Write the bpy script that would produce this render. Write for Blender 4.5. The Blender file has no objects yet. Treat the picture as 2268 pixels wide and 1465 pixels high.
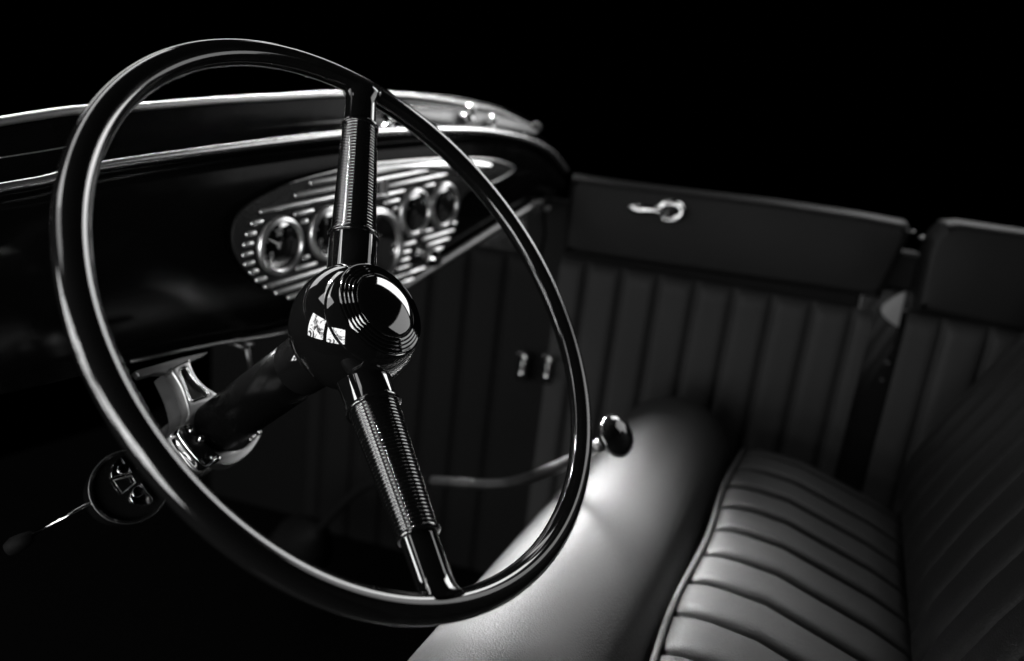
import bpy, bmesh, math, random
from mathutils import Vector, Matrix
random.seed(7)
sc = bpy.context.scene
COL = sc.collection
PI = math.pi

# ------------------------------------------------------------------ camera
W, H, F = 2268.0, 1465.0, 1760.0            # photograph size and focal length in its pixels
CAM = Vector((0, 0, 1.25))                   # car frame: X to the passenger side, Y to the front, Z up
U = Vector((700, 5970, 1760)).normalized()   # car "up" seen from the camera
Bk = Vector((0, 0, -1)); Fw = (Bk - Bk.dot(U) * U).normalized(); Rt = Fw.cross(U)
AX = math.cos(math.radians(29)) * Fw + math.sin(math.radians(29)) * Rt
AY = U.cross(AX)
M = Matrix((AX, AY, U))                      # camera axes -> car axes
cd = bpy.data.cameras.new('camera'); cam = bpy.data.objects.new('camera', cd); COL.objects.link(cam)
cam.matrix_world = Matrix.Translation(CAM) @ M.to_4x4()
cd.sensor_width = 36; cd.lens = 36 * F / W; cd.clip_start = 0.01; cd.clip_end = 100
cd.dof.use_dof = True; cd.dof.focus_distance = 0.525; cd.dof.aperture_fstop = 3.6
sc.camera = cam

# ------------------------------------------------------------------ world, view
w = bpy.data.worlds.new('World'); sc.world = w; w.use_nodes = True
w.node_tree.nodes['Background'].inputs[0].default_value = (0, 0, 0, 1)
w.node_tree.nodes['Background'].inputs[1].default_value = 0
sc.view_settings.view_transform = 'Standard'; sc.view_settings.look = 'None'
sc.view_settings.exposure = 0; sc.view_settings.gamma = 1

def aim(o, tgt):
    d = Vector(tgt) - o.location
    o.rotation_euler = d.to_track_quat('-Z', 'Y').to_euler()
def area(name, loc, tgt, sx, sy, power, spread=180):
    l = bpy.data.lights.new(name, 'AREA'); l.shape = 'RECTANGLE'; l.size = sx; l.size_y = sy; l.energy = power
    l.spread = math.radians(spread)
    o = bpy.data.objects.new(name, l); COL.objects.link(o); o.location = loc; aim(o, tgt); return o
def spot(name, loc, tgt, power, cone, blend, size):
    l = bpy.data.lights.new(name, 'SPOT'); l.energy = power; l.spot_size = math.radians(cone); l.spot_blend = blend
    l.shadow_soft_size = size
    o = bpy.data.objects.new(name, l); COL.objects.link(o); o.location = loc; aim(o, tgt); return o
def dapple(o, scale, lo, hi, floor_):                            # daylight broken up by foliage outside the car
    l = o.data; l.use_nodes = True; nt = l.node_tree; N = nt.nodes.new; L = nt.links.new
    em = nt.nodes['Emission']; g = N('ShaderNodeNewGeometry'); n = N('ShaderNodeTexNoise'); r = N('ShaderNodeMapRange')
    n.inputs['Scale'].default_value = scale; n.inputs['Detail'].default_value = 6; n.inputs['Roughness'].default_value = .62; n.inputs['Distortion'].default_value = .9
    r.inputs[1].default_value = lo; r.inputs[2].default_value = hi; r.inputs[3].default_value = floor_; r.inputs[4].default_value = 1.0
    L(g.outputs['Parametric'], n.inputs['Vector']); L(n.outputs['Fac'], r.inputs[0]); L(r.outputs[0], em.inputs['Strength'])
dapple(area('daylight_left_opening', (-1.12, 1.15, 1.20), (0.35, 0.38, 1.14), 0.95, 0.95, 28.0), 2.3, .42, .50, .06)
dapple(area('daylight_left_rear', (-1.28, 0.07, 1.06), (0.40, 0.33, 1.10), 0.92, 0.75, 24.0), 2.2, .40, .48, .10)
area('overhead_strip_front', (0.25, 1.30, 2.32), (0.45, 0.35, 1.15), 1.6, 0.26, 4.4)
area('sky_panel_windshield', (1.10, 1.90, 1.88), (0.45, 0.38, 1.20), 1.3, 0.40, 3.0)
area('sky_panel_passenger_side', (2.00, 0.05, 2.00), (0.80, 0.55, 1.10), 0.5, 0.75, 8.0)
area('daylight_right_rear', (1.95, -0.68, 1.73), (0.70, 0.55, 1.10), 0.8, 0.75, 2.7)
area('sky_panel_upper_left', (-0.60, 1.15, 2.30), (0.35, 0.40, 1.15), 0.9, 0.45, 3.0)
area('sky_panel_upper_right', (1.62, 1.05, 2.18), (0.50, 0.38, 1.15), 0.6, 0.22, 1.2)
for sx, tx in ((0.48, 0.52), (0.78, 0.56), (1.08, 0.60), (1.38, 0.65)):
    area('narrow_strip_on_seat', (sx, 1.15, 1.93), (tx, 0.295, 0.87), 0.34, 0.15, 1.22, spread=10)

# ------------------------------------------------------------------ geometry helpers
def ray(x, y): return M @ Vector(((x - W / 2) / F, -(y - H / 2) / F, -1.0))
def at(x, y, d): return CAM + ray(x, y) * d                      # pixel + depth -> point in the car
def onp(x, y, p0, n):                                            # pixel -> point on a plane of the car
    r = ray(x, y); return CAM + r * ((Vector(p0) - CAM).dot(n) / r.dot(n))
def catmull(P, n=8, closed=False):
    P = [Vector(p) for p in P]; out = []; m = len(P)
    rng = range(m) if closed else range(m - 1)
    for i in rng:
        if closed: a, b, c, d = P[i - 1], P[i], P[(i + 1) % m], P[(i + 2) % m]
        else: a, b, c, d = P[max(i - 1, 0)], P[i], P[i + 1], P[min(i + 2, m - 1)]
        for k in range(n):
            t = k / n
            out.append(0.5 * ((2 * b) + (c - a) * t + (2 * a - 5 * b + 4 * c - d) * t * t + (-a + 3 * b - 3 * c + d) * t ** 3))
    if not closed: out.append(P[-1])
    return out
def emit(name, bm, mat, parent=None, smooth=True, label=None, bevel=0, angle=None):
    me = bpy.data.meshes.new(name)
    bmesh.ops.recalc_face_normals(bm, faces=bm.faces)
    bm.to_mesh(me); bm.free()
    me.materials.append(mat)
    for p in me.polygons: p.use_smooth = smooth
    if smooth and angle: me.set_sharp_from_angle(angle=math.radians(angle))
    o = bpy.data.objects.new(name, me); COL.objects.link(o)
    if parent: o.parent = parent; o.matrix_parent_inverse = parent_world(parent).inverted()
    if bevel:
        m = o.modifiers.new('bevel', 'BEVEL'); m.width = bevel; m.segments = 3; m.limit_method = 'ANGLE'; m.angle_limit = math.radians(40)
    if label: o['label'] = label
    return o
def parent_world(p):
    m = Matrix.LocRotScale(p.location, p.rotation_euler, p.scale)
    return parent_world(p.parent) @ p.matrix_parent_inverse @ m if p.parent else m
def thing(name, label, cat, loc=(0, 0, 0), group=None):
    o = bpy.data.objects.new(name, None); COL.objects.link(o); o.location = loc
    o.empty_display_size = 0.02
    o['label'] = label; o['category'] = cat
    if group: o['group'] = group
    return o
def basis(z, up=(0, 0, 1)):
    z = Vector(z).normalized(); x = Vector(up).cross(z)
    if x.length < 1e-4: x = Vector((1, 0, 0)).cross(z)
    x.normalize(); return Matrix((x, z.cross(x), z)).transposed()
def frame(o, z, up=(0, 0, 1)):
    return Matrix.Translation(Vector(o)) @ basis(z, up).to_4x4()
def lathe(bm, prof, T, segs=48, caps=True, sy=1.0):              # prof: (radius, height) along local z
    rings = []
    for r, z in prof:
        if r < 1e-6: rings.append([bm.verts.new(T @ Vector((0, 0, z)))]); continue
        rings.append([bm.verts.new(T @ Vector((r * math.cos(2 * PI * k / segs), sy * r * math.sin(2 * PI * k / segs), z))) for k in range(segs)])
    for a, b in zip(rings, rings[1:]):
        for k in range(segs):
            k2 = (k + 1) % segs
            if len(a) == 1 and len(b) == 1: continue
            if len(a) == 1: bm.faces.new((a[0], b[k], b[k2]))
            elif len(b) == 1: bm.faces.new((a[k], a[k2], b[0]))
            else: bm.faces.new((a[k], a[k2], b[k2], b[k]))
    if caps:
        for r in (rings[0], rings[-1]):
            if len(r) > 2: bm.faces.new(r)
    return bm
def tube(bm, pts, rad, segs=16, caps=True, closed=False, flat=1.0, up=None):
    pts = [Vector(p) for p in pts]; n = len(pts); rings = []
    rads = rad if isinstance(rad, (list, tuple)) else [rad] * n
    ref = Vector(up) if up else None; prev = None
    for i, p in enumerate(pts):
        a = pts[i - 1] if (i > 0 or closed) else p; b = pts[(i + 1) % n] if (i < n - 1 or closed) else p
        t = (b - a).normalized()
        if prev is None: x = (ref if ref else (Vector((0, 0, 1)) if abs(t.z) < .9 else Vector((1, 0, 0)))).cross(t).normalized()
        else:
            x = ref.cross(t).normalized() if ref else (prev - prev.dot(t) * t).normalized()
        y = t.cross(x); prev = x
        rings.append([bm.verts.new(p + rads[i] * (math.cos(2 * PI * k / segs) * x + flat * math.sin(2 * PI * k / segs) * y)) for k in range(segs)])
    m = n if closed else n - 1
    for i in range(m):
        a, b = rings[i], rings[(i + 1) % n]
        for k in range(segs): bm.faces.new((a[k], a[(k + 1) % segs], b[(k + 1) % segs], b[k]))
    if caps and not closed: bm.faces.new(rings[0]); bm.faces.new(rings[-1])
    return bm
def grid(bm, rows):                                              # rows of points -> surface
    V = [[bm.verts.new(p) for p in r] for r in rows]
    for a, b in zip(V, V[1:]):
        for k in range(len(a) - 1): bm.faces.new((a[k], a[k + 1], b[k + 1], b[k]))
    return V
def ball(bm, c, r, sx=1, sy=1, sz=1, T=None, u=20, v=12):
    m = (T if T else Matrix.Translation(Vector(c))) @ Matrix.Diagonal((r * sx, r * sy, r * sz, 1))
    bmesh.ops.create_uvsphere(bm, u_segments=u, v_segments=v, radius=1, matrix=m)
    return bm
def box(bm, T, sx, sy, sz):
    bmesh.ops.create_cube(bm, size=1, matrix=T @ Matrix.Diagonal((sx, sy, sz, 1))); return bm
def plate(name, loops, T, depth, bev, mat, parent=None, label=None, res=3):
    """closed outlines (first = outside, others = holes) in local xy, with thickness and rounded edges"""
    cu = bpy.data.curves.new(name, 'CURVE'); cu.dimensions = '2D'; cu.fill_mode = 'BOTH'
    cu.extrude = depth / 2; cu.bevel_depth = bev; cu.bevel_resolution = res; cu.offset = -bev
    for L in loops:
        s = cu.splines.new('POLY'); s.points.add(len(L) - 1); s.use_cyclic_u = True
        for p, q in zip(s.points, L): p.co = (q[0], q[1], 0, 1)
    tmp = bpy.data.objects.new('tmp', cu); COL.objects.link(tmp)
    dg = bpy.context.evaluated_depsgraph_get(); dg.update()
    me = bpy.data.meshes.new_from_object(tmp.evaluated_get(dg))
    bpy.data.objects.remove(tmp); bpy.data.curves.remove(cu)
    bm = bmesh.new(); bm.from_mesh(me); bpy.data.meshes.remove(me)
    bmesh.ops.remove_doubles(bm, verts=bm.verts, dist=1e-5)
    bm.transform(T)
    return emit(name, bm, mat, parent, True, label, angle=35)

# ------------------------------------------------------------------ materials
def mat(name, col, rough, metal=0.0, spec=0.5, coat=0.0, bump=None, rvar=0.0, dust=None):
    m = bpy.data.materials.new(name); m.use_nodes = True; nt = m.node_tree; b = nt.nodes['Principled BSDF']
    N = nt.nodes.new; L = nt.links.new
    b.inputs['Base Color'].default_value = (col, col, col, 1); b.inputs['Roughness'].default_value = rough
    b.inputs['Metallic'].default_value = metal; b.inputs['Specular IOR Level'].default_value = spec
    b.inputs['Coat Weight'].default_value = coat; b.inputs['Coat Roughness'].default_value = 0.04; b.inputs['Coat IOR'].default_value = 1.7
    tc = N('ShaderNodeTexCoord')
    if rvar:
        n = N('ShaderNodeTexNoise'); n.inputs['Scale'].default_value = 35; n.inputs['Detail'].default_value = 8; n.inputs['Roughness'].default_value = .7
        r = N('ShaderNodeMapRange'); r.inputs[1].default_value = .35; r.inputs[2].default_value = .75
        r.inputs[3].default_value = rough; r.inputs[4].default_value = rough + rvar
        L(tc.outputs['Object'], n.inputs['Vector']); L(n.outputs['Fac'], r.inputs[0]); L(r.outputs[0], b.inputs['Roughness'])
    if dust:                                                     # fine specks lying on the paint
        n = N('ShaderNodeTexVoronoi'); n.inputs['Scale'].default_value = dust[0]
        r = N('ShaderNodeMapRange'); r.inputs[1].default_value = 0.0; r.inputs[2].default_value = dust[1]; r.inputs[3].default_value = 1; r.inputs[4].default_value = 0
        mx = N('ShaderNodeMix'); mx.data_type = 'RGBA'; mx.inputs[6].default_value = (col, col, col, 1); mx.inputs[7].default_value = (dust[2],) * 3 + (1,)
        L(tc.outputs['Object'], n.inputs['Vector']); L(n.outputs['Distance'], r.inputs[0]); L(r.outputs[0], mx.inputs[0]); L(mx.outputs[2], b.inputs['Base Color'])
    if bump:
        kind, scale, strength, dist = bump
        bp = N('ShaderNodeBump'); bp.inputs['Strength'].default_value = strength; bp.inputs['Distance'].default_value = dist
        if kind == 'leather':
            n1 = N('ShaderNodeTexVoronoi'); n1.feature = 'DISTANCE_TO_EDGE'; n1.inputs['Scale'].default_value = scale
            n2 = N('ShaderNodeTexNoise'); n2.inputs['Scale'].default_value = scale * .35; n2.inputs['Detail'].default_value = 6
            wv = N('ShaderNodeVectorMath'); wv.operation = 'MULTIPLY_ADD'
            wv.inputs[1].default_value = (.0014,) * 3
            L(n2.outputs['Color'], wv.inputs[0]); L(tc.outputs['Object'], wv.inputs[2]); L(wv.outputs[0], n1.inputs['Vector'])
            L(tc.outputs['Object'], n2.inputs['Vector'])
            r = N('ShaderNodeMapRange'); r.inputs[1].default_value = 0; r.inputs[2].default_value = .18
            L(n1.outputs['Distance'], r.inputs[0])
            a = N('ShaderNodeMath'); a.operation = 'ADD'; L(r.outputs[0], a.inputs[0]); L(n2.outputs['Fac'], a.inputs[1]); L(a.outputs[0], bp.inputs['Height'])
        else:
            n1 = N('ShaderNodeTexNoise'); n1.inputs['Scale'].default_value = scale; n1.inputs['Detail'].default_value = 5
            L(tc.outputs['Object'], n1.inputs['Vector']); L(n1.outputs['Fac'], bp.inputs['Height'])
        L(bp.outputs[0], b.inputs['Normal'])
    return m
M_WHEEL = mat('wheel_black_enamel', .006, .09, spec=.6, coat=.55, rvar=.05, dust=(240, .035, .12))
M_HUB = mat('hub_black_enamel', .005, .03, spec=.7, coat=.8)
M_PAINT = mat('black_car_paint', .006, .10, spec=.5, coat=.5, rvar=.08, bump=('noise', 14, .06, .003))
M_DASH = mat('dash_black_lacquer', .003, .12, spec=.12, rvar=.08, bump=('noise', 14, .06, .003))
M_COLUMN = mat('column_black_paint', .002, .22, spec=.03, rvar=.1)
M_KICK = mat('trim_dark_for_shade', .0045, .6, spec=.08, bump=('leather', 300, .25, .0006))  # darker copy of the panel leather, shade under the dash put into its colour
M_BEAD = mat('bright_trim_metal', .9, .24, metal=1.0, rvar=.015)
M_CHROME = mat('polished_chrome', .72, .06, metal=1.0, rvar=.05)
M_SATIN = mat('satin_metal', .6, .30, metal=1.0, rvar=.1)
M_RIB = mat('bright_rib_metal', .9, .27, metal=1.0, rvar=.08)
M_CAST = mat('dark_crackle_metal', .006, .5, metal=0, spec=.4, bump=('noise', 420, .7, .0015))
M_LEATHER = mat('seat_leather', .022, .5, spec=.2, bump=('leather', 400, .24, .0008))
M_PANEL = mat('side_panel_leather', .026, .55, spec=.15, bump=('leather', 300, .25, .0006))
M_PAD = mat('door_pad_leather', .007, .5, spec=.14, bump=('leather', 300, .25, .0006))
M_DIAL = mat('gauge_dial_black', .012, .5)
M_BEZEL = mat('gauge_bezel_metal', .9, .30, metal=1.0, rvar=.06)
M_MARK = mat('gauge_marking_white', .85, .5)
M_RUBBER = mat('black_rubber', .03, .55)
M_CARPET = mat('floor_carpet', .0015, .95, spec=.02, bump=('noise', 300, .8, .004))
M_DULL = mat('dull_grey_steel', .17, .35, metal=1.0, rvar=.15)
M_LATCH = mat('pale_latch_plate', .17, .4)
M_GLASS = bpy.data.materials.new('gauge_glass'); M_GLASS.use_nodes = True
_n = M_GLASS.node_tree; _n.nodes.clear()
_o = _n.nodes.new('ShaderNodeOutputMaterial'); _m = _n.nodes.new('ShaderNodeMixShader'); _t = _n.nodes.new('ShaderNodeBsdfTransparent')
_g = _n.nodes.new('ShaderNodeBsdfGlossy'); _g.inputs['Roughness'].default_value = .03; _f = _n.nodes.new('ShaderNodeFresnel'); _f.inputs[0].default_value = 1.5
_n.links.new(_f.outputs[0], _m.inputs[0]); _n.links.new(_t.outputs[0], _m.inputs[1]); _n.links.new(_g.outputs[0], _m.inputs[2]); _n.links.new(_m.outputs[0], _o.inputs[0])
M_BLACK = mat('dull_black', .003, .7, spec=.08)

# ------------------------------------------------------------------ floor (setting)
bm = bmesh.new(); grid(bm, [[Vector((x, y, .42)) for x in (-.6, .6, 1.8)] for y in (-1.2, .3, 1.6)])
fl = emit('floor', bm, M_CARPET); fl['kind'] = 'structure'

# ------------------------------------------------------------------ dashboard
YD = 0.57; NY = Vector((0, 1, 0))
def dp(x, y, yy=YD): return onp(x, y, (0, yy, 0), NY)
dash = thing('dashboard', 'long glossy black car dashboard with two bright polished edges behind the wheel', 'dashboard', (0.6, YD, 1.0))
top = [dp(*p) for p in ((-380, 520), (-180, 455), (0, 415), (100, 397), (215, 368), (400, 341), (600, 315), (760, 297), (870, 290), (960, 287), (1060, 288), (1130, 298), (1180, 312), (1225, 338), (1256, 378))]
top = catmull(top, 6)
botk = [(-.12, 1.0), (.55, .997), (.66, 1.000), (.749, 1.012), (.961, 1.074), (1.06, 1.10), (1.2, 1.115)]
def bot(x):
    for (a, za), (b, zb) in zip(botk, botk[1:]):
        if x <= b: t = (x - a) / (b - a); return za + (zb - za) * t
    return botk[-1][1]
rows = []
prof = [(-.012, 0.006), (.0, -.004), (.0, -.010), (0.0, -.018)]
NV = 14
for p in top:
    zb = min(bot(p.x), p.z - .012)
    r = []
    r.append(Vector((p.x, YD + .03, zb + .012)))
    r.append(Vector((p.x, YD + .010, zb + .001)))
    for k in range(NV + 1):
        t = k / NV; z = zb + .002 + (p.z - zb - .012) * t
        bul = .010 * math.sin(PI * t) ** .7
        r.append(Vector((p.x, YD + .010 - bul, z)))
    for a in (0, 30, 60, 90, 120):                             # rolled upper edge
        aa = math.radians(a); r.append(Vector((p.x, YD + .006 + .008 - .008 * math.cos(aa), p.z - .009 + .009 * math.sin(aa))))
    rows.append(r)
bm = bmesh.new(); grid(bm, rows); emit('dash_face', bm, M_DASH, dash)
# cowl from the dash edge up to the windshield foot
YC = .612
ctop = [dp(*p, YC) for p in ((-420, 352), (-200, 306), (0, 272), (165, 247), (290, 240), (500, 224), (640, 216), (760, 210), (880, 212), (960, 219), (1030, 231), (1110, 250), (1185, 285))]
ctop = catmull(ctop, 6)
def interp(L, x):
    for a, b in zip(L, L[1:]):
        if a.x <= x <= b.x: return a.z + (b.z - a.z) * (x - a.x) / (b.x - a.x)
    return L[-1].z + (x - L[-1].x) * -.35 if x > L[-1].x else L[0].z
rows = []
for p in top:
    z1 = p.z; z2 = interp(ctop, p.x + .0)
    r = []
    for k in range(11):
        t = k / 10
        sag = -.012 * math.sin(PI * t)
        step = 0.0025 if .42 < t < .6 else 0
        r.append(Vector((p.x, YD + .018 + (YC - YD - .018) * t, z1 - .004 + (z2 - z1) * t + sag + step)))
    rows.append(r)
bm = bmesh.new(); grid(bm, rows); emit('cowl_top', bm, M_DASH, dash)
bm = bmesh.new(); tube(bm, [Vector((p.x, YD + .002, p.z - .001)) for p in top], [.0035 + .0010 * min(1, max(0, (p.x - .3) / .5)) for p in top], 12)
emit('top_bead', bm, M_BEAD, dash)
# thin trim strips on the cowl
for L, yy, rr in ((((0, 337), (80, 327), (170, 315), (300, 300)), .612, .0009), (((0, 350), (90, 336), (170, 322)), .605, .0006)):
    bm = bmesh.new(); tube(bm, catmull([dp(*p, yy) + Vector((0, 0, 0)) for p in L], 6), rr, 8); emit('trim_strip', bm, M_SATIN, dash)
# lower rail
bm = bmesh.new()
tube(bm, catmull([dp(*p) for p in ((860, 655), (895, 636), (960, 594), (1040, 543), (1110, 499), (1180, 457))], 4), .0062, 16); emit('lower_rail', bm, M_DULL, dash)
bm = bmesh.new(); tube(bm, [dp(290, 801), dp(400, 778), dp(480, 762), dp(595, 745), dp(680, 727)], .0018, 8); emit('lower_lip', bm, M_DULL, dash)
# thin strut under the dash beside the column
bm = bmesh.new(); box(bm, frame(dp(540, 764) + Vector((0, .004, 0)), (0, 0, 1)), .022, .014, .004)
tube(bm, [dp(546, 766), dp(560, 838)], .0022, 10); emit('support_rod', bm, M_DULL, dash)

# ------------------------------------------------------------------ windshield foot
ws = thing('windshield_frame', 'polished windshield base rail curving along the cowl above the dashboard', 'windshield frame', (.6, YC, 1.22))
bm = bmesh.new(); tube(bm, [p + Vector((0, .004, .0)) for p in ctop], [.0045 for p in ctop], 14, flat=.8); emit('base_rail', bm, M_SATIN, ws)
bm = bmesh.new()
edge = catmull([dp(*p, YC + .03) for p in ((840, 205), (900, 209), (1000, 218), (1060, 230), (1120, 246), (1160, 264), (1190, 284))], 6)
rows = [[p + Vector((0, -.006, -.002)), p, p + Vector((0, .012, -.010))] for p in edge]
tube(bm, edge, .003, 10); emit('outer_rail', bm, M_PAINT, ws)
# lit pad and fittings at the passenger end
bm = bmesh.new()
lo = [(880, 245), (950, 268), (1020, 279), (1090, 285), (1150, 292), (1186, 296)]
hi = [(890, 236), (960, 238), (1030, 242), (1090, 250), (1150, 266), (1188, 288)]
grid(bm, [[dp(*a, .585), dp((a[0] + b[0]) / 2, (a[1] + b[1]) / 2, .590) + Vector((0, -.004, .001)), dp(*b, .598)] for a, b in zip(catmull([(x, y, 0) for x, y in lo], 4), catmull([(x, y, 0) for x, y in hi], 4)) for a, b in [((a[0], a[1]), (b[0], b[1]))]])
emit('corner_flange', bm, M_DULL, ws)
for (x, y, r) in ((866, 266, .0058), (1042, 246, .0075), (1090, 268, .0058)):
    c = dp(x, y, .580); bm = bmesh.new(); lathe(bm, [(0, -.010), (r * 1.7, -.010), (r * 1.8, -.007), (r * .8, -.006), (r * .7, -.001), (r, .002), (r * .9, .006), (0, .008)], frame(c, (0, -.35, 1)), 20)
    emit('clamp_bolt', bm, M_CHROME, ws)
bm = bmesh.new(); c = dp(1186, 284, .60); lathe(bm, [(0, -.008), (.008, -.006), (.008, .004), (0, .008)], frame(c, (-.6, -.6, .3)), 20); emit('end_cap', bm, M_RUBBER, ws)

# ------------------------------------------------------------------ instrument panel
ip = thing('instrument_panel', 'oval ribbed metal instrument panel with five round gauges set in the dashboard', 'instrument panel', (.67, YD, 1.09))
YP = YD - .008
e1 = Vector((1, 0, .095)).normalized(); e2 = Vector((-.095, 0, 1)).normalized(); nP = Vector((0, -1, 0))
O = Vector((.67, YP, 1.0933))
TP = Matrix.Translation(O) @ Matrix((e1, e2, nP)).transposed().to_4x4()
def uv(x, z): d = Vector((x, YP, z)) - O; return d.dot(e1), d.dot(e2)
def puv(x, y): p = dp(x, y, YP); return uv(p.x, p.z)
OUT = [(515, 530), (520, 492), (540, 462), (580, 436), (650, 403), (720, 384), (800, 368), (900, 358), (1000, 352), (1085, 354), (1130, 366), (1138, 376), (1104, 398), (1060, 414), (1028, 432), (1016, 465), (1010, 500), (992, 536), (956, 575), (912, 608), (860, 638), (790, 660), (700, 668), (640, 658), (590, 637), (550, 605), (524, 567)]
outl = [(p.x, p.y) for p in catmull([Vector((*puv(*q), 0)) for q in OUT], 5, True)]
if sum(a[0] * b[1] - b[0] * a[1] for a, b in zip(outl, outl[1:] + outl[:1])) < 0: outl.reverse()
plate('back_plate', [outl], TP @ Matrix.Translation((0, 0, -.001)), .002, .0008, M_CAST, ip)
# bright raised moulding: thick over the top and right
bm = bmesh.new()
fr = catmull([TP @ Vector((*puv(*q), .001)) for q in [(640, 406), (720, 384), (800, 367), (900, 357), (1000, 352), (1085, 354), (1130, 366), (1137, 376), (1104, 398), (1060, 414)]], 6)
nf = len(fr); tube(bm, fr, [.0004 + .0016 * math.sin(PI * min(1, k / nf * 1.25)) ** 1.5 for k in range(nf)], 10, up=nP); emit('outer_moulding', bm, M_RIB, ip)
# broad polished web between upper ribs and the pointed end
bm = bmesh.new()
hiL = [(800, 372), (880, 365), (960, 358), (1010, 356), (1050, 358), (1085, 361)]
loL = [(800, 380), (880, 372), (930, 378), (985, 388), (1030, 388), (1080, 374)]
A_ = catmull([Vector((*puv(*q), 0)) for q in hiL], 5); B_ = catmull([Vector((*puv(*q), 0)) for q in loL], 5)
grid(bm, [[TP @ Vector((a.x, a.y, .001)), TP @ Vector(((a.x * 2 + b.x) / 3, (a.y * 2 + b.y) / 3, .0045)), TP @ Vector(((a.x + b.x * 2) / 3, (a.y + b.y * 2) / 3, .0045)), TP @ Vector((b.x, b.y, .001))] for a, b in zip(A_, B_)])
emit('polished_web', bm, M_RIB, ip)
GA = [(.539, 1.0895, .0285), (.604, 1.0962, .0285), (.675, 1.0714, .0478), (.745, 1.1085, .0285), (.802, 1.1138, .0285)]
GU = [(*uv(x, z), r) for x, z, r in GA]
KN = (*puv(926, 563), .0125)
lefts = {5: (.0, .5161), 4: (0, .505), 3: (0, .4985), 2: (0, .4945), 1: (0, .493), 0: (0, .4945), -1: (0, .500), -2: (0, .507), -3: (0, .517), -4: (0, .530), -5: (0, .546), -6: (0, .566), -7: (0, .592), 6: (0, .560), 7: (0, .580)}
rights = {5: .806 + .002, 4: .813, 3: .8215, 2: .8275, 1: .831, 0: .834, -1: .8345, -2: .833, -3: .829, -4: .820, -5: .806, -6: .790, -7: .771, -8: .748, 6: .770, 7: .742}
lefts[-8] = (0, .63)
bm = bmesh.new()
def capsule(bm, u0, u1, v, r=.0024, h=.0032):
    n = 10; ends = []
    pts = []
    for k in range(5): a = PI / 2 * k / 4; pts.append((u0 + r - r * math.cos(a) * 1.0, math.sin(a)))
    pts2 = [(u1 - (p[0] - u0), p[1]) for p in reversed(pts)]
    P = pts + pts2; rings = []
    for u, s in P:
        s = max(s, .05)
        rings.append([bm.verts.new(TP @ Vector((u, v + r * s * math.cos(PI * k / n), .0002 + h * s * math.sin(PI * k / n)))) for k in range(n + 1)])
    for a, b in zip(rings, rings[1:]):
        for k in range(n): bm.faces.new((a[k], a[k + 1], b[k + 1], b[k]))
PITCH = .0091
for k in range(-8, 8):
    v = k * PITCH - .0008
    u0 = lefts[k][1] - O.x; u1 = rights[k] - O.x
    if k in (5, 6, 7): pass
    cuts = []
    for (cu, cv, r) in GU + [(KN[0], KN[1], .0135)]:
        rr_ = r + .0045; dv = abs(v - cv)
        if dv < rr_: hw = math.sqrt(rr_ ** 2 - dv ** 2); cuts.append((cu - hw, cu + hw))
    if k in (4, 5, 6):                                          # little framed badge in the middle of the top rows
        if k == 5: cuts.append((-.020, .028))
    segs = [(u0, u1)]
    for a, b in cuts:
        ns = []
        for s, e in segs:
            if b <= s or a >= e: ns.append((s, e)); continue
            if a > s: ns.append((s, a))
            if b < e: ns.append((b, e))
        segs = ns
    for s, e in segs:
        if e - s > .0045: capsule(bm, s, e, v)
emit('ribs', bm, M_RIB, ip)
bm = bmesh.new()
bu, bv = .004, 5 * PITCH - .0008
for (x, y, sx, sy) in ((bu - .016, bv, .0022, .016), (bu + .013, bv, .0022, .016), (bu - .0015, bv + .0078, .031, .0022), (bu - .0015, bv - .0078, .031, .0022), (bu + .0205, bv, .0035, .0185)):
    box(bm, TP @ Matrix.Translation((x, y, .0018)), sx, sy, .0040)
box(bm, TP @ Matrix.Translation((bu - .0015, bv, .001)), .012, .009, .002)
emit('badge_frame', bm, M_RIB, ip, smooth=False, bevel=.0006)

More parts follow.
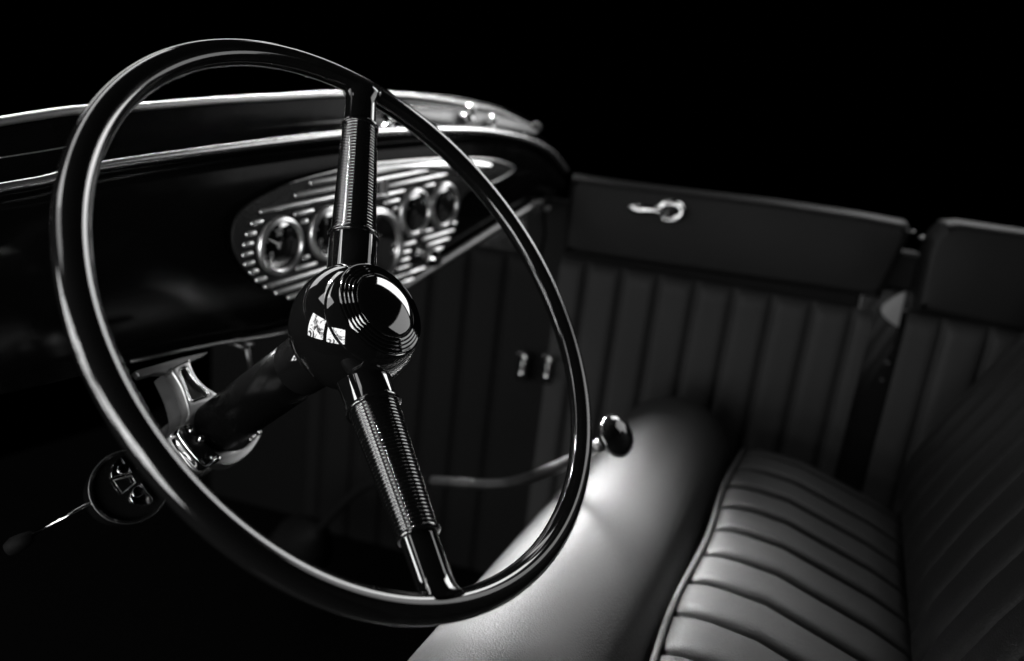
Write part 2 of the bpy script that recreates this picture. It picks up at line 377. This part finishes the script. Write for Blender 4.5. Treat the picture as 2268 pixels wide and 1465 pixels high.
def seg7(bm, T, ch, h):                                          # simple stroke numerals for the dials
    w_ = h * .55; t = h * .16
    S = {'a': (0, h / 2, w_, t), 'd': (0, -h / 2, w_, t), 'g': (0, 0, w_, t), 'f': (-w_ / 2, h / 4, t, h / 2), 'b': (w_ / 2, h / 4, t, h / 2), 'e': (-w_ / 2, -h / 4, t, h / 2), 'c': (w_ / 2, -h / 4, t, h / 2)}
    D = {'0': 'abcdef', '1': 'bc', '2': 'abged', '4': 'fgbc', '5': 'afgcd', '6': 'afgcde', '8': 'abcdefg', '3': 'abgcd'}
    for s in D[ch]:
        x, y, a, b = S[s]; box(bm, T @ Matrix.Translation((x, y, 0)), a, b, .0003)
NEED = [(148, 0.82), (150 - 80, .8), (215, .85), (152, .82), (118 + 120, .8)]
for i, ((gu, gv, r), (na, nl)) in enumerate(zip(GU, NEED)):
    T = TP @ Matrix.Translation((gu, gv, 0))
    g = bpy.data.objects.new('gauge', None); COL.objects.link(g); g.parent = ip; g.matrix_parent_inverse = parent_world(ip).inverted()
    g.empty_display_size = .01; g.location = T @ Vector((0, 0, 0))
    g['label'] = ['leftmost small round gauge, its needle pointing left', 'second small round gauge, partly behind the spoke', 'large round speedometer mostly hidden behind the spoke', 'fourth small round gauge with a sloping needle', 'small round gauge at the right end of the panel'][i]
    k = r / .0285; hh = .006 * (k ** .4)
    bm = bmesh.new()
    lathe(bm, [(r * .80, .0005), (r * .80, hh * .75), (r * .815, hh), (r * .86, hh * 1.15), (r * .885, hh * 1.0), (r * .90, hh * .95), (r * .945, hh * .95), (r * .985, hh * .7), (r, hh * .3), (r, -.001)], T, 64, caps=False)
    emit('bezel', bm, M_BEZEL, g)
    bm = bmesh.new(); lathe(bm, [(0, .0008), (r * .82, .0008)], T, 48, caps=False); emit('dial', bm, M_DIAL, g)
    bm = bmesh.new()
    for q in range(13):
        a = math.radians(225 - q * 22.5); L_ = (.16 if q % 3 == 0 else .09) * r
        Tq = T @ Matrix.Rotation(a, 4, 'Z') @ Matrix.Translation((r * .70 - L_ / 2, 0, .0011))
        box(bm, Tq, L_, r * (.035 if q % 3 == 0 else .02), .0003)
    nums = ['0', '50', '100'] if i != 2 else ['0', '20', '40', '60', '80', '100']
    for q, s in enumerate(nums):
        a = math.radians(215 - q * 250 / (len(nums) - 1)); h = r * (.20 if i != 2 else .13)
        for j, ch in enumerate(s):
            seg7(bm, T @ Matrix.Translation((r * .46 * math.cos(a) + (j - (len(s) - 1) / 2) * h * .8, r * .46 * math.sin(a), .0011)), ch, h)
    emit('dial_marking', bm, M_MARK, g, smooth=False)
    bm = bmesh.new(); a = math.radians(na)
    Tn = T @ Matrix.Rotation(a, 4, 'Z')
    P = [(-r * .30, 0), (0, 0), (r * .62, 0)]
    tube(bm, [Tn @ Vector((-r * .28, 0, .003)), Tn @ Vector((-r * .1, 0, .003)), Tn @ Vector((r * .66, 0, .003))], [r * .05, r * .045, r * .018], 8)
    lathe(bm, [(0, .0042), (r * .12, .0042), (r * .13, .002), (r * .13, .001)], T, 24)
    ball(bm, Tn @ Vector((-r * .30, 0, .003)), r * .09, u=12, v=8)
    emit('needle', bm, M_MARK, g)
    bm = bmesh.new(); lathe(bm, [(0, .0075 * k ** .3), (r * .35, .0070 * k ** .3), (r * .62, .0058 * k ** .3), (r * .80, .0045 * k ** .3)], T, 48, caps=False)
    emit('glass', bm, M_GLASS, g)
bm = bmesh.new()
T = TP @ Matrix.Translation((KN[0], KN[1], 0))
lathe(bm, [(.0085, 0), (.0085, .003), (.0045, .004), (.004, .014), (.009, .016), (.0108, .020), (.0108, .026), (.008, .031), (0, .0325)], T, 32)
emit('switch_knob', bm, M_CHROME, ip, angle=50)

# ------------------------------------------------------------------ steering wheel
WC = Vector((.392, .311, 1.113)); WN = Vector((-.028, -.762, .646)).normalized()
WM = Matrix.Translation(WC) @ basis(WN).to_4x4(); WI = WM.inverted()
RW = .190
wheel = thing('steering_wheel', 'large glossy black two-spoke steering wheel with ribbed spokes and domed horn button', 'steering wheel', WC)
bm = bmesh.new()
NS = 220; sec = []
for k in range(40):
    a = 2 * PI * k / 40
    x = .0088 * math.cos(a); z = .0079 * math.sin(a)
    d = 0.0
    for a0, dep in ((PI - .62, .0007), (PI + 1.25, .0006)):      # fine moulding grooves at the inner side
        dd = (a - a0 + PI) % (2 * PI) - PI; d += dep * math.exp(-(dd / .12) ** 2)
    f_ = 1 - d / .0085; sec.append((x * f_, z * f_))
rings = []
for i in range(NS):
    t = 2 * PI * i / NS; e = Vector((math.cos(t), math.sin(t), 0))
    rings.append([bm.verts.new(WM @ (e * (RW + x) + Vector((0, 0, z)))) for x, z in sec])
for i in range(NS):
    a, b = rings[i], rings[(i + 1) % NS]
    for k in range(40): bm.faces.new((a[k], a[(k + 1) % 40], b[(k + 1) % 40], b[k]))
emit('rim', bm, M_WHEEL, wheel)
def wang(x, y):
    p = WI @ onp(x, y, WC, WN); return math.atan2(p.y, p.x)
SA = [wang(797, 150), wang(980, 1335)]
HZ = -.036
def to_px(p):
    c = M.transposed() @ (p - CAM); return W / 2 + F * c.x / -c.z, H / 2 - F * c.y / -c.z
for si, sa in enumerate(SA):
    e = Vector((math.cos(sa), math.sin(sa), 0)); side = Vector((-math.sin(sa), math.cos(sa), 0))
    A0 = Vector((0, 0, HZ)) + e * .030; A1 = Vector((0, 0, -.001)) + e * (RW - .004)
    ax = (A1 - A0); LN = ax.length; ax.normalize()
    nz = ax.cross(side).normalized()
    Rm = Matrix((side, nz, ax)).transposed().to_4x4()
    T = WM @ Matrix.Translation(A0) @ Rm
    def s_at(yt):
        best = min(range(0, 1001), key=lambda q: abs(to_px(T @ Vector((0, 0, LN * q / 1000)))[1] - yt)); return LN * best / 1000
    sn, sf = (s_at(524), s_at(284)) if si == 0 else (s_at(905), s_at(1186))
    r0, r1 = (.0162, .0125) if si == 0 else (.0165, .0121)
    sp = bpy.data.objects.new('spoke', None); COL.objects.link(sp); sp.parent = wheel; sp.matrix_parent_inverse = parent_world(wheel).inverted()
    sp.location = T @ Vector((0, 0, 0)); sp.empty_display_size = .01
    bm = bmesh.new()
    lathe(bm, [(.0185, -.004), (.0180, .006), (r0 + .0008, .012), (r0 + .0004, sn - .002), (r0, sn)], T, 48)
    emit('root_casting', bm, M_HUB, sp); bm = bmesh.new()
    lathe(bm, [(r1, sf), (r1 + .0001, sf + .002), (r1 - .0004, LN - .012), (r1 + .0002, LN - .006), (r1 + .0022, LN - .002), (r1 + .0030, LN + .001)], T, 48, sy=.82)
    emit('end_casting', bm, M_HUB, sp)
    bm = bmesh.new(); NR = 36; P = []
    for k in range(NR):
        for q in range(6):
            t = (k + q / 6) / NR; rr2 = r0 - .0012 + (r1 - .0006 - r0 + .0012) * t
            P.append((rr2 + (.0010) * math.sqrt(max(0, math.sin(PI * q / 6))), sn + (sf - sn) * t))
    lathe(bm, P, T, 48); emit('ribbed_sleeve', bm, M_HUB, sp)
    for s_, rr2 in ((sn, r0 + .0017), (sf, r1 + .0015)):
        bm = bmesh.new(); lathe(bm, [(rr2 - .002, s_ - .0016), (rr2 - .0003, s_ - .0014), (rr2, s_ - .0006), (rr2, s_ + .0006), (rr2 - .0003, s_ + .0014), (rr2 - .002, s_ + .0016)], T, 48)
        emit('collar_ring', bm, M_HUB, sp)
HT = WM
HR = .0435; HC = -.034
pr = [(0, -.100), (.0215, -.100), (.0222, -.080)]
for k in range(21):
    a = -62 + (62 + 39) * k / 20; pr.append((HR * math.cos(math.radians(a)), HC + HR * math.sin(math.radians(a))))
pr += [(.0332, HC + HR * math.sin(math.radians(39)) + .0006), (.0325, -.0062), (.0, -.0062)]
bm = bmesh.new(); lathe(bm, pr, HT, 96); hub = emit('hub', bm, M_HUB, wheel, angle=55)
bm = bmesh.new()
P = [(.0326, -.0085), (.0326, -.0062)]
r = .0322
for k in range(4):
    P += [(r, -.0056 + .0010 * k), (r - .0003, -.0050 + .0010 * k), (r - .0016, -.0046 + .0010 * k), (r - .0019, -.0052 + .0010 * k)]
    r -= .0023
P += [(r, P[-1][1]), (0, P[-1][1])]
lathe(bm, P, HT, 96); emit('horn_ring', bm, M_HUB, hub, angle=25)
bm = bmesh.new(); P = [(.0226, -.0040)]
for k in range(13):
    a = PI / 2 * k / 12; P.append((.0224 * math.cos(a), -.0018 + .0026 * math.sin(a)))
lathe(bm, P, HT, 96); emit('horn_button', bm, M_HUB, hub)

# ------------------------------------------------------------------ steering column
col = thing('steering_column', 'thick black steering column running down and forward from the wheel hub', 'steering column', WC - WN * .1)
def cp(t): return WC - WN * t
CT = lambda t: frame(cp(t), -WN)
bm = bmesh.new(); tube(bm, [cp(.09), cp(.15), cp(.262)], .0212, 48); emit('column_tube', bm, M_COLUMN, col)
bm = bmesh.new(); P = []
for k in range(40):
    P += [(.0235, .003 * k * 2), (.0262, .003 * k * 2 + .002), (.0262, .003 * k * 2 + .004)]
lathe(bm, P[:54], frame(cp(.258), -WN), 32); emit('corrugated_boot', bm, M_RUBBER, col)

# turn signal switch on the lower column
ST = .395
sw = thing('turn_signal_switch', 'small dark round switch housing with two bright screws and a thin lever', 'switch', at(285, 1075, .60))
sc_ = at(287, 1078, .60)
sn_ = (Vector((-.25, -.70, .50))).normalized()
SWM = frame(sc_, sn_)
bm = bmesh.new(); lathe(bm, [(.020, -.035), (.0265, -.030), (.0278, -.004), (.0280, 0), (.0272, .0012), (.0255, .0008), (.0250, -.003), (0, -.003)], SWM, 64); emit('housing', bm, M_PAINT, sw, angle=40)
bm = bmesh.new(); tube(bm, [SWM @ Vector((.0276 * math.cos(2 * PI * k / 60), .0276 * math.sin(2 * PI * k / 60), .0008)) for k in range(60)], .0006, 6, closed=True); emit('rim_ring', bm, M_DULL, sw)
def swp(x, y): p = SWM.inverted() @ onp(x, y, sc_, sn_); return (p.x, p.y)
for L in ([(246, 1058), (248, 1035), (256, 1022), (268, 1015), (280, 1030), (292, 1047), (272, 1052), (256, 1056)], [(300, 1080), (312, 1070), (322, 1085), (338, 1105), (330, 1118), (308, 1120), (292, 1112), (288, 1098)]):
    pts = [(p.x, p.y) for p in catmull([Vector((*swp(*q), 0)) for q in L], 4, True)]
    if sum(a[0] * b[1] - b[0] * a[1] for a, b in zip(pts, pts[1:] + pts[:1])) < 0: pts.reverse()
    plate('contact_plate', [pts], SWM @ Matrix.Translation((0, 0, -.0008)), .0012, .0006, M_CHROME, sw)
for q in ((272, 1040), (304, 1090)):
    u_, v_ = swp(*q); bm = bmesh.new()
    lathe(bm, [(.0042, 0), (.0042, .0018), (.0036, .0026), (.0024, .0026), (.0022, .0008), (0, .0008)], SWM @ Matrix.Translation((u_, v_, 0)), 28); emit('screw', bm, M_CHROME, sw, angle=40)
bm = bmesh.new(); P = [swp(250, 1065), swp(290, 1055), swp(299, 1070), swp(270, 1094)]
fr = [SWM @ Vector((a, b, .0015)) for a, b in P]
tube(bm, fr, .0006, 6, closed=True); emit('slot_frame', bm, M_SATIN, sw)
bm = bmesh.new(); tube(bm, [at(258, 1083, .597), at(225, 1102, .60), at(210, 1110, .60)], [.0010, .0022, .0030], 10); tube(bm, [at(222, 1103, .60), at(68, 1188, .59)], [.0015, .0015], 12)
lv = emit('lever', bm, M_CHROME, sw)
bm = bmesh.new(); T = frame(at(62, 1192, .59), at(20, 1216, .588) - at(62, 1192, .59))
lathe(bm, [(0, -.004), (.004, -.003), (.006, .004), (.0068, .010), (.005, .016), (0, .018)], T, 28); emit('knob', bm, M_BLACK, lv)

# ------------------------------------------------------------------ chrome column bracket
br = thing('column_bracket', 'polished metal bracket clamping the steering column under the dashboard', 'bracket', cp(.225))
BP = cp(.222); BM_ = frame(BP, WN)
def bp_(x, y, tt=0): p = BM_.inverted() @ onp(x, y, BP, WN); return (p.x, p.y)
def ploop(L, n=5, ccw=True):
    pts = [(p.x, p.y) for p in catmull([Vector((*bp_(*q), 0)) for q in L], n, True)]
    s = sum(a[0] * b[1] - b[0] * a[1] for a, b in zip(pts, pts[1:] + pts[:1]))
    if (s > 0) != ccw: pts.reverse()
    return pts
outer = [(374, 832), (376, 822), (394, 812), (412, 804), (414, 812), (424, 836), (446, 862), (484, 887), (470, 893), (452, 908), (443, 930), (446, 958), (462, 984), (488, 1002), (520, 1002), (546, 984), (566, 960), (572, 964), (560, 990), (538, 1016), (508, 1034), (478, 1034), (462, 1026), (446, 1046), (430, 1052), (412, 1040), (394, 1016), (374, 980), (370, 968), (384, 952), (402, 944), (409, 920), (404, 894), (395, 868), (384, 848)]
slot = [(388, 830), (398, 822), (406, 824), (414, 838), (432, 860), (450, 876), (450, 884), (430, 892), (416, 896), (408, 884), (398, 856)]
plate('clamp_arm', [ploop(outer, 4), ploop(slot, 4, False)], BM_, .010, .0016, M_SATIN, br)
plate('recessed_web', [ploop(slot, 4)], BM_ @ Matrix.Translation((0, 0, -.002)), .003, .0003, M_DULL, br)
bm = bmesh.new(); tube(bm, [BM_ @ Vector((a, b, .0066)) for a, b in ploop([(x, y) for x, y in slot], 4)], .0010, 8, closed=True); emit('slot_bead', bm, M_CHROME, br)
# side web of the arm, going forward
bm = bmesh.new()
L = catmull([Vector((*bp_(*q), 0)) for q in [(374, 818), (388, 846), (398, 870), (405, 895), (409, 920), (403, 944), (384, 954)]], 4)
grid(bm, [[BM_ @ Vector((p.x, p.y, .004 - .030 * k / 5)) for k in range(6)] for p in L]); emit('side_web', bm, M_DULL, br)
plate('mounting_flange', [ploop([(304, 818), (345, 806), (400, 790), (462, 777), (455, 786), (412, 806), (376, 822), (345, 824), (316, 833), (308, 826)], 2)], BM_ @ Matrix.Translation((0, 0, -.006)), .006, .001, M_DULL, br)
# lower clamp block with bolts
plate('clamp_block', [ploop([(371, 975), (380, 962), (396, 974), (416, 984), (436, 1000), (452, 1016), (470, 1030), (452, 1040), (436, 1050), (424, 1046), (400, 1020), (384, 1000)], 2)], BM_ @ Matrix.Translation((0, 0, .010)), .010, .0018, M_CHROME, br)
for q, r in (((392, 968), .0034), ((420, 990), .0028), ((434, 1032), .0036), ((454, 1034), .0026)):
    u_, v_ = bp_(*q); bm = bmesh.new(); lathe(bm, [(r, .012), (r, .019), (r * .7, .0205), (0, .021)], BM_ @ Matrix.Translation((u_, v_, 0)), 6 if r > .003 else 20)
    emit('clamp_bolt', bm, M_CHROME, br, angle=30)
bm = bmesh.new(); ball(bm, BM_ @ Vector((*bp_(562, 966), .004)), .0036); ball(bm, BM_ @ Vector((*bp_(552, 974), .003)), .003); emit('clamp_nut', bm, M_CHROME, br)

# ------------------------------------------------------------------ right side of the body
AZ = math.radians(-76 + 61 - 0)   # door direction against car forward, tapering in towards the front
DD = Vector((math.sin(AZ), math.cos(AZ), 0)).normalized(); DN = Vector((-DD.y, DD.x, 0)).normalized()
if DN.x > 0: DN = -DN
DP = at(1250, 450, 1.22)
DMm = Matrix.Translation(DP) @ Matrix((-DD, Vector((0, 0, 1)), DN)).transposed().to_4x4()   # local x rearward, y up, z into the cabin
if DMm.to_3x3().determinant() < 0: DMm = Matrix.Translation(DP) @ Matrix((-DD, Vector((0, 0, 1)), (-DD).cross(Vector((0, 0, 1))))).transposed().to_4x4()
DI = DMm.inverted(); DN = DMm.to_3x3() @ Vector((0, 0, 1))
def dl(x, y, off=0.0): p = DI @ onp(x, y, DMm @ Vector((0, 0, off)), DN); return (p.x, p.y)
def ccw(pts):
    s = sum(a[0] * b[1] - b[0] * a[1] for a, b in zip(pts, pts[1:] + pts[:1]))
    return pts if s > 0 else pts[::-1]
def pillow(name, poly, zoff, puff, rad, parent, mat_, label=None):
    """padded upholstery: outline puffed out with a soft rolled edge"""
    bm = bmesh.new(); pts = ccw(poly)
    c = (sum(p[0] for p in pts) / len(pts), sum(p[1] for p in pts) / len(pts)); prev = None
    steps = [(0, -.02), (0, 0), (.06, .38), (.2, .66), (.42, .85), (.72, .96), (1.0, 1.0)]
    n = len(pts); rings = []
    nor = []
    for i in range(n):
        a = Vector(pts[i - 1]); b = Vector(pts[(i + 1) % n]); t = (b - a).normalized(); nor.append(Vector((-t.y, t.x)))
    for s, h in steps:
        rings.append([bm.verts.new(DMm @ Vector((pts[i][0] + nor[i].x * rad * s, pts[i][1] + nor[i].y * rad * s, zoff + puff * h - (.02 if h < 0 else 0)))) for i in range(n)])
    for a, b in zip(rings, rings[1:]):
        for k in range(n): bm.faces.new((a[k], a[(k + 1) % n], b[(k + 1) % n], b[k]))
    bmesh.ops.triangle_fill(bm, use_beauty=True, edges=[e for e in bm.edges if e.verts[0] in rings[-1] and e.verts[1] in rings[-1]])
    return emit(name, bm, mat_, parent, True, label)
def dense(P, n=10):
    out = []
    for a, b in zip(P, P[1:] + P[:1]):
        for k in range(n): t = k / n; out.append((a[0] + (b[0] - a[0]) * t, a[1] + (b[1] - a[1]) * t))
    return out
def pleats(name, u0, u1, first, pitch, vtop, vbot, zoff, depth, parent, mat_, vslope=0.0, lean=0.0):
    bm = bmesh.new(); us = []
    n = int((u1 - u0) / pitch * 26)
    rows = []
    vs = [0, .004, .009, .016, .03, .1, .3, .6, 1.0]
    for i in range(n + 1):
        u = u0 + (u1 - u0) * i / n; t = ((u - first) / pitch) % 1.0
        h = max(0.0, 1 - abs(2 * t - 1) ** 5) ** .5
        vt = vtop + (u - u0) * vslope; r = []
        r.append(DMm @ Vector((u, vt, zoff - .012)))
        for v in vs:
            e = min(1.0, (v / .016)) ** .5 if v < .016 else 1.0
            r.append(DMm @ Vector((u + lean * v, vt - v if v < .5 else vt - v, zoff - depth * .6 + depth * h * e)))
        rows.append(r)
    grid(bm, rows); return emit(name, bm, mat_, parent)
door = thing('passenger_door', 'dark leather-trimmed passenger door with vertical pleats below a padded top', 'door', DMm @ Vector((.3, -.3, 0)))
up = dense([dl(*q, .02) for q in ((1266, 388), (1300, 394), (1400, 408), (1530, 424), (1718, 446), (1906, 474), (2012, 494), (2022, 515), (2004, 552), (1966, 630), (1950, 664), (1700, 628), (1450, 592), (1249, 562), (1246, 540), (1256, 440))], 5)
up = [(p.x, p.y) for p in catmull([Vector((*p, 0)) for p in up], 1, True)]
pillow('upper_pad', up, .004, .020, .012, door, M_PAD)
g0 = dl(1301, 583, 0); g1 = dl(1892, 688, 0); pitch = (g1[0] - g0[0]) / 7
sl = (g1[1] - g0[1]) / (g1[0] - g0[0])
ul = dl(1244, 575, 0)[0]; ur = dl(1935, 692, 0)[0]
pleats('pleated_panel', ul, ur, g0[0], pitch, g0[1] + .004 + (ul - g0[0]) * sl, -1, .0, .017, door, M_PANEL, sl)
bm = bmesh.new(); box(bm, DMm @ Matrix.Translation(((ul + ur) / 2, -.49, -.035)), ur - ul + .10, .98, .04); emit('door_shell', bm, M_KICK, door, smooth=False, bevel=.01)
# interior door handle
hd = bpy.data.objects.new('door_handle', None); COL.objects.link(hd); hd.parent = door; hd.matrix_parent_inverse = parent_world(door).inverted(); hd.location = DMm @ Vector((*dl(1480, 465, .03), .03))
def dw(x, y, off): return onp(x, y, DMm @ Vector((0, 0, off)), DN)
bm = bmesh.new()
ring = [dw(1484 + 26 * math.cos(a) , 469 + 18 * math.sin(a), .040) for a in [math.radians(q) for q in range(-170, 130, 12)]]
tube(bm, ring, [.0040 + .0012 * math.sin(PI * k / (len(ring) - 1)) for k in range(len(ring))], 12)
ball(bm, ring[0], .0055); ball(bm, ring[-1], .0055)
emit('grip_loop', bm, M_CHROME, hd)
bm = bmesh.new(); tube(bm, [dw(x, y, .042) for x, y in ((1390, 459), (1402, 462), (1418, 465), (1440, 465), (1458, 468), (1472, 468))], [.002, .0055, .0072, .0042, .0055, .006], 14); emit('lever_arm', bm, M_CHROME, hd)
bm = bmesh.new(); lathe(bm, [(.012, -.016), (.012, -.003), (.008, 0), (.006, .012)], frame(dw(1478, 470, .03), DN), 24); emit('spindle', bm, M_DULL, hd)

# kick panel in front of the door
kick = thing('kick_panel', 'pleated kick panel, its colour darkened for shade, below the dashboard ahead of the door', 'kick panel', DMm @ Vector((-.2, -.4, -.03)))
KO = -.02
k0 = dl(1125, 562, KO); k1 = dl(1043, 556, KO)
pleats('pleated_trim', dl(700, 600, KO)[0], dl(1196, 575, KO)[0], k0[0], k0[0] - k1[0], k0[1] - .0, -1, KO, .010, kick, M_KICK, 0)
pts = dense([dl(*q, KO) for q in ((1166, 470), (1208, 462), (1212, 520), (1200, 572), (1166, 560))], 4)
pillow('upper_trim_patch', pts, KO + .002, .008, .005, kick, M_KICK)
bm = bmesh.new(); box(bm, DMm @ Matrix.Translation((-.34, -.50, KO - .05)), .62, 1.0, .06); emit('body_side', bm, M_PAINT, kick, smooth=False)
for i, (x, y) in enumerate(((1196, 449), (1212, 463))):
    bm = bmesh.new(); ball(bm, dw(x, y, .0), .0042); emit('screw_head', bm, M_DULL, kick)
# two small chrome catches low on the kick panel
for i, (x, y) in enumerate(((1160, 812), (1215, 818))):
    h = thing('hinge_catch', ['small chrome catch on the kick panel, the left one of the pair', 'small chrome catch on the kick panel, the right one nearer the wheel rim'][i], 'catch', dw(x, y, .0), 'chrome catches on the kick panel')
    bm = bmesh.new(); tube(bm, [dw(x + 3, y - 22, .022), dw(x - 4, y + 26, .022)], .0042, 12); emit('pin', bm, M_DULL, h)
    bm = bmesh.new(); tube(bm, [dw(x - 5, y - 22, .026), dw(x + 14, y - 19, .026)], .0048, 12); ball(bm, dw(x - 1, y - 5, .028), .0050); ball(bm, dw(x - 4, y + 15, .028), .0062); emit('knuckle', bm, M_CHROME, h)
    bm = bmesh.new(); box(bm, DMm @ Matrix.Translation((*dl(x, y, .0), .004)), .022, .048, .006); emit('base_plate', bm, M_PAINT, h, smooth=False, bevel=.001)

# pillar between door and rear side panel
pil = thing('door_pillar', 'narrow black door pillar between the door and the rear side panel', 'pillar', DMm @ Vector((.62, -.3, -.03)))
bm = bmesh.new(); a = dl(1990, 600, -.02); box(bm, DMm @ Matrix.Translation((a[0], -.54, -.045)), .09, .98, .05); emit('post', bm, M_BLACK, pil, smooth=False, bevel=.004)
bm = bmesh.new()
pts = ccw([dl(2006, 645, .0)] + [dl(2006 - 6 - 42 * math.sin(PI * t) * 1.0 - 14 * t, 645 + 78 * t, .0) for t in [k / 14 for k in range(1, 14)]] + [dl(1988, 724, .0)])
plate('striker_plate', [pts], DMm @ Matrix.Translation((0, 0, .002)), .004, .001, M_LATCH, pil)
for (x, y, r) in ((2042, 527, .0048), (2022, 514, .0035), (2006, 688, .0035), (1967, 803, .0040), (1954, 842, .0030)):
    bm = bmesh.new(); ball(bm, dw(x, y, .004), r, sz=.6); emit('pillar_screw', bm, M_DULL, pil)

# rear side panel
qp = thing('rear_side_panel', 'dark padded rear side panel with wide pleats at the right edge of the cabin', 'side panel', DMm @ Vector((.85, -.3, 0)))
QO = .012
pts = dense([dl(*q, QO + .015) for q in ((2092, 494), (2130, 492), (2268, 512), (2480, 545), (2480, 775), (2268, 740), (2140, 714), (2024, 690), (2030, 660), (2050, 560), (2060, 528))], 4)
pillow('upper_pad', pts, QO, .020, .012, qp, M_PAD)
q0 = dl(2092, 713, QO); q1 = dl(2196, 731, QO)
pleats('pleated_panel', dl(2010, 700, QO)[0], dl(2480, 790, QO)[0], q0[0], q1[0] - q0[0], q0[1] + .004 - (q0[0] - dl(2010, 700, QO)[0]) * sl, -1, QO, .018, qp, M_PANEL, sl)
bm = bmesh.new(); box(bm, DMm @ Matrix.Translation((dl(2240, 600, 0)[0], -.54, -.03)), .36, .98, .05); emit('panel_shell', bm, M_PAINT, qp, smooth=False, bevel=.006)

# ------------------------------------------------------------------ bench seat
SA_ = math.radians(7); A = Vector((math.cos(SA_), math.sin(SA_), 0)); R_ = Vector((A.y, -A.x, 0))   # A across the car, R_ rearward
def cs(a, f, d): return CAM + A * a - R_ * f - Vector((0, 0, d))       # along seat, forward of camera, below camera
seat = thing('bench_seat', 'pleated leather bench seat with piped front edge and a smooth rounded front roll', 'seat', cs(.7, 0, .5))
RR = .083; CF, CDn = .160, .452
bm = bmesh.new(); rows = []
aend = 1.12
for i in range(90):
    s = i / 89; a = .15 + (aend - .15) * s
    d = (aend - a)
    k = 1.0 if d > .10 else math.sqrt(max(0.0, 1 - ((.10 - d) / .10) ** 2.6))
    r = []
    for q in range(49):
        th = 2 * PI * q / 48
        rr = RR * k
        r.append(cs(a, CF + rr * math.cos(th), CDn - rr * math.sin(th) * (1.0) + (RR - rr) * .25))
    rows.append(r)
grid(bm, rows); bmesh.ops.remove_doubles(bm, verts=bm.verts, dist=1e-5); emit('front_roll', bm, M_LEATHER, seat, label='smooth padded leather roll along the front of the seat')
# cushion
def fedge(a):   # forward position of the piped front edge
    return .066 + .0025 * math.sin(a * 23)
CZ = .400; a0c, a1c = .30, 1.07; NP = 14; pit = .0553
first = 0.0
def far_round(a): d = a1c - a; return .03 * (1 - min(1, d / .09)) ** 2
bm = bmesh.new(); rows = []
NA = int((a1c - a0c) / pit * 36)
gp = []
for i in range(NA + 1):
    a = a0c + (a1c - a0c) * i / NA
    t = ((a - .553) / pit) % 1.0; h = max(0.0, 1 - abs(2 * t - 1) ** 7) ** .5
    fr = fedge(a); r = []
    dep = .022
    for (back, dn, gk) in ((-.002, .16, 0), (-.004, .08, 0), (-.004, .03, .1), (-.002, .012, .15), (.003, .004, .45), (.009, .0006, .85), (.018, -.002, 1), (.035, -.003, 1), (.07, -.001, 1), (.11, .010, 1), (.16, .024, 1), (.19, .036, .9), (.206, .050, .6), (.22, .09, .3)):
        dz = CZ + dn + dep * gk * (1 - h) + far_round(a)
        r.append(cs(a, fr - back, dz))
    rows.append(r)
grid(bm, rows); emit('cushion', bm, M_LEATHER, seat)
bm = bmesh.new(); tube(bm, [cs(a, fedge(a) + .0015, CZ + .004 + far_round(a)) for a in [a0c + (a1c - a0c) * k / 120 for k in range(121)]], .0032, 12); emit('piping', bm, M_LEATHER, seat)
# backrest
bm = bmesh.new(); rows = []
for i in range(NA + 1):
    a = a0c + (a1c - a0c) * i / NA; t = ((a - .553) / pit) % 1.0; h = max(0.0, 1 - abs(2 * t - 1) ** 6) ** .5
    r = []
    for (sv, puff) in ((-.09, -.03), (-.03, -.012), (-.005, 0), (.02, .010), (.06, .018), (.12, .022), (.2, .022), (.3, .020), (.4, .014), (.47, .004), (.49, -.012), (.49, -.06)):
        e = (puff > 0) * 1.0; off = puff + .018 * h * (1 if puff > .005 else .3)
        c24, s24 = math.cos(math.radians(24)), math.sin(math.radians(24))
        r.append(cs(a, -.142 - sv * s24 + off * c24, .445 - sv * c24 - off * s24))
    rows.append(r)
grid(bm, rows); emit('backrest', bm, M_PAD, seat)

# ------------------------------------------------------------------ gear lever
gl = thing('gear_lever', 'bent metal gear lever with a dark round knob right of the steering wheel', 'gear lever', at(780, 1180, 1.15))
kn = at(1362, 966, .735)
LP = [at(700, 1180, 1.22), at(790, 1090, 1.12), at(870, 1062, 1.03), at(960, 1066, .97), at(1080, 1074, .91), at(1150, 1066, .875), at(1250, 1028, .81), at(1330, 985, .75)]
bm = bmesh.new(); tube(bm, catmull(LP, 8)[23:], .0064, 18); rod = emit('rod', bm, M_DULL, gl)
bm = bmesh.new(); tube(bm, catmull(LP, 8)[:25], .0066, 18); emit('shade_black_lower_rod', bm, M_BLACK, gl)  # same rod, coloured black to stand in for the shade of the footwell
ax = (M @ Vector((.62, .33, .70))).normalized()
bm = bmesh.new(); lathe(bm, [(0, -.016), (.0055, -.016), (.0064, -.010), (.013, -.0065), (.0197, -.002), (.0209, .002), (.0197, .0046), (.012, .0078), (0, .0087)], frame(kn, ax), 40); emit('knob', bm, M_HUB, gl)
bm = bmesh.new(); lathe(bm, [(.05, -.10), (.045, -.06), (.05, -.05), (.03, -.03), (.034, -.02), (.014, 0), (.012, .01)], frame(LP[0], LP[1] - LP[0]), 28); emit('boot', bm, M_BLACK, gl)

# neutral: everything is black-and-white already
